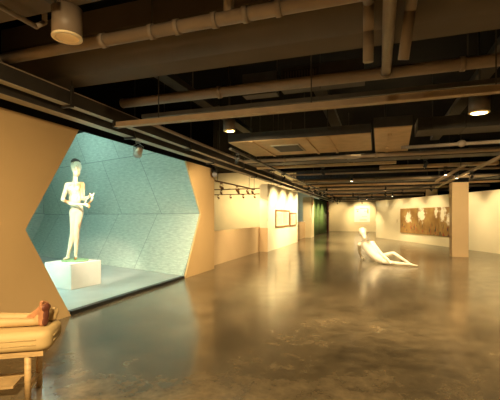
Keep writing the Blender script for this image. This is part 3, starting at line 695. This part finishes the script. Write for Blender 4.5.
for x in (-.18, -1.3):
    for y in (-.14, .14):
        MB().cyl((x, y, .375), (x+(.0), y*1.02, 0), .026 if y < 0 else .024, .023).build('leg', 'wood', bench, local=True)
MB().box(-.195, -.15, .10, -.165, .15, .13).build('stretcher', 'wood', bench, local=True)
MB().box(-1.3, -.012+.15, .10, -.24, .012+.15, .125).build('stretcher', 'wood', bench, local=True)
MB().box(-1.3, -.10, .10, -.3, .10, .118).build('shelf', 'wood', bench, local=True)
# the lying sculpture: body under a cover, bare lower leg and feet at the end
lf = thing('statue', E0+Vector((0, 0, .577)), 'lying statue on the bench showing a ruddy foot with a brown red sole', 'sculpture', rz=bz)
leg = [('c', (-.95, -.03, .060), (-.62, -.03, .054), .056, .046), ('c', (-.62, -.03, .046), (-.42, -.02, .040), .046, .040), ('c', (-.42, -.02, .040), (-.14, -.03, .036), .040, .032), ('c', (-.14, -.03, .042), (-.12, -.03, .10), .036, .030),
       ('c', (-.95, .12, .060), (-.55, .12, .052), .060, .048), ('c', (-.55, .12, .052), (-.07, .11, .036), .048, .034)]
link_mesh('legs', solid(leg, .008), 'skin', lf)
def foot(x, y, h, yaw, tilt):
    """foot standing on its heel, toes up; sole towards +x"""
    pr = [('e', (x-.005, y, .038), (.040, .034, .040)), ('c', (x, y, .045), (x+.012, y, h*.62), .034, .036), ('c', (x-.13*h/.225, y, .042), (x-.004, y, h*.70), .034, .027), ('c', (x-.085*h/.225, y, .042), (x, y, h*.55), .036, .034), ('c', (x-.04, y, .042), (x, y, h*.4), .037, .035),
          ('e', (x+.014, y, h*.70), (.022, .045, .03))]
    for k in range(5):
        yy = y-.034+.017*k; zz = h*(1.0, .99, .965, .93, .89)[k]; r = (.0125, .0095, .009, .0085, .008)[k]
        pr += [('c', (x+.014, yy, h*.74), (x+.010, yy, zz-r-.012), r*1.1, r), ('c', (x+.010, yy, zz-r-.012), (x+.018, yy, zz-r), r, r*.95)]
    return pr
ft = link_mesh('foot', solid(foot(0, 0, .225, 0, 0), .005, 3), 'red_skin', lf); ft['label'] = 'ruddy upright foot'
ft.location = (-.105, -.035, 0); ft.rotation_euler = (0, R(4), R(-32))
sl = link_mesh('sole', solid([('e', (.032, 0, .044), (.014, .032, .040)), ('e', (.036, .0, .10), (.015, .030, .06)), ('e', (.034, 0, .160), (.016, .044, .036))], .005, 3), 'sole', lf); sl['label'] = 'brown red sole'
sl.location = (-.105, -.035, 0); sl.rotation_euler = (0, R(4), R(-32))
link_mesh('foot', solid(foot(-.06, .11, .13, 0, 0), .005, 3), 'skin', lf)['label'] = 'pale foot behind the ruddy one'
cov = MB()
n = 14
for i in range(13):
    x = -1.44+i*.05
    h = .17 if i < 9 else .17-(i-8)*.008
    cov_row = []
    for k in range(n+1):
        t = math.pi*k/n; cov_row.append(cov.bm.verts.new((x, .03+.2*math.cos(t), .002+h*math.sin(t)**.7)))
    if i:
        for k in range(n):
            f = cov.bm.faces.new((prev[k], prev[k+1], cov_row[k+1], cov_row[k])); f.smooth = True
    if i in (0, 12): cov.bm.faces.new(cov_row)
    prev = cov_row
cov.build('cover', 'cushion', lf, local=True)

# ------------------------------------------------------------------ pictures
def framed(name, x, y0, y1, z0, z1, nsheets, label):
    t = thing(name, (x, (y0+y1)/2, z0), label, 'picture')
    w = .07
    f = MB().box(x, y0, z0, x+.05, y1, z0+w).box(x, y0, z1-w, x+.05, y1, z1).box(x, y0, z0+w, x+.05, y0+w, z1-w).box(x, y1-w, z0+w, x+.05, y1, z1-w)
    f.build('frame', 'frame', t)
    MB().box(x, y0+w, z0+w, x+.02, y1-w, z1-w).build('mount', 'mat', t)
    W = (y1-y0-2*w)/nsheets
    for k in range(nsheets):
        a = y0+w+W*k+.09; MB().box(x+.02, a, z0+w+.08, x+.026, a+W-.18, z1-w-.08).build('drawing', 'sketch', t)
    return t
framed('framed_picture', -4.299, 16.2, 19.0, .97, 1.79, 2, 'wider dark framed picture on white wall, the nearer of the two')
framed('framed_picture', -4.299, 19.12, 20.75, .96, 1.68, 2, 'smaller dark framed picture on white wall, the farther of the two')
tp = W0-WN*.001
pt = thing('painting', (tp.x, tp.y, .5), 'long tan triptych painting with white splashes on right wall', 'painting')
def panel(s0, s1, blobs, seed):
    """canvas from distance s0 to s1 along the wall; u measured from its left edge as seen"""
    mb = MB(); lay = mb.bm.loops.layers.uv.new('UVMap')
    b0, b1 = W0+WD*s1, W0+WD*s0                       # left edge is the farther one
    for (v, z) in (): pass
    P = [b0-WN*.05+Vector((0, 0, .5)), b1-WN*.05+Vector((0, 0, .5)), b1-WN*.05+Vector((0, 0, 1.94)), b0-WN*.05+Vector((0, 0, 1.94))]
    a = [mb.bm.verts.new(p) for p in P]; b = [mb.bm.verts.new(p+WN*.047) for p in P]
    f = mb.bm.faces.new(a); w = s1-s0
    for l, uv in zip(f.loops, ((0, 0), (w, 0), (w, 1.44), (0, 1.44))): l[lay].uv = uv
    mb.bm.faces.new(b[::-1])
    for i in range(4):
        g = mb.bm.faces.new((a[i], b[i], b[(i+1) % 4], a[(i+1) % 4]))
        for l in g.loops: l[lay].uv = (.02, .02)
    mb.build('canvas_panel', canvas_mat('canvas_%d' % seed, blobs, seed), pt)
panel(2.92, 4.84, [(.95, .92, .34, .30)], 3)
panel(.97, 2.90, [(.38, 1.1, .36, .40), (1.75, 1.2, .16, .25)], 17)
panel(-.95, .95, [(.35, 1.1, .26, .36), (.9, .8, .2, .3)], 31)
t = thing('picture', (-1.29, 37.49, .55), 'white sheet with faint brown drawing on far wall', 'picture')
MB().box(-2.0, 37.46, .9, -.55, 37.498, 2.5).build('sheet', 'paper', t)
for (x0, z0, w, h) in ((-1.85, 2.12, .3, .05), (-1.5, 2.2, .8, .04), (-.8, 1.75, .12, .4), (-1.3, 1.45, .5, .03), (-1.5, 1.1, .7, .05), (-1.75, 1.9, .12, .12), (-1.1, 1.95, .35, .03)):
    MB().box(x0, 37.452, z0, x0+w, 37.4598, z0+h).build('drawn_stroke', 'ink', t)
MB().box(-1.9, 37.47, .62, -.6, 37.498, .74).build('caption_board', 'mat', t)
# wall label near the painting
q0 = W0+WD*5.25
tag(MB().prism([q0-WN*.012+Vector((0, 0, 1.1)), q0-WN*.012+WD*.14+Vector((0, 0, 1.1)), q0+WD*.14-WN*.001+Vector((0, 0, 1.1)), q0-WN*.001+Vector((0, 0, 1.1))], (0, 0, .2)).build('caption_card', 'mat'), 'tiny caption card on right wall left of the triptych', 'card')

# ------------------------------------------------------------------ green curtain and red post
mb = MB(); n = 150; f0 = f1 = None
for i in range(n+1):
    y = 26.98+7.7*i/n; x = -4.30+.055*math.sin(i*2*math.pi/7.5)+.02*math.sin(i*.9)
    r = [mb.bm.verts.new((x+d, y, z)) for d in (0, -.012) for z in (.02, 2.78)]
    if i:
        for a, b in ((0, 1), (3, 2)):
            f = mb.bm.faces.new((f0[a], f0[b], r[b], r[a])); f.smooth = True
        mb.bm.faces.new((f0[1], f0[3], r[3], r[1])); mb.bm.faces.new((f0[0], r[0], r[2], f0[2]))
    else: mb.bm.faces.new((r[0], r[1], r[3], r[2]))
    f0 = r
mb.bm.faces.new((f0[0], f0[2], f0[3], f0[1]))
ct = thing('curtain', (-4.3, 30.8, 0), 'tall glossy green pleated curtain on the far left wall', 'curtain')
mb.build('pleated_cloth', 'curtain', ct)
MB().cyl((-4.3, 26.98, 2.8), (-4.3, 34.7, 2.8), .018, n=8).build('curtain_rail', 'blackmetal', ct)
tag(MB().box(-4.47, 34.85, 0, -4.2, 35.8, 2.8).build('post', 'redpost', bevel=.01), 'dark red post at the far end of green curtain', 'post')

# ------------------------------------------------------------------ world, camera
w = bpy.data.worlds.new('world'); sc.world = w; w.use_nodes = True
w.node_tree.nodes['Background'].inputs[0].default_value = (.01, .008, .006, 1)
w.node_tree.nodes['Background'].inputs[1].default_value = .2
cd = bpy.data.cameras.new('camera'); cam = bpy.data.objects.new('camera', cd); col.objects.link(cam)
cam.location = (0, 0, 1.5); cam.rotation_euler = (R(90), 0, YAW)
cd.sensor_width = 36; cd.lens = 372/500*36; cd.shift_y = .032; cd.clip_start = .05; cd.clip_end = 100
sc.camera = cam
sc.view_settings.view_transform = 'Standard'; sc.view_settings.look = 'None'
sc.view_settings.exposure = 1.15; sc.view_settings.gamma = 1; sc.view_settings.use_curve_mapping = False
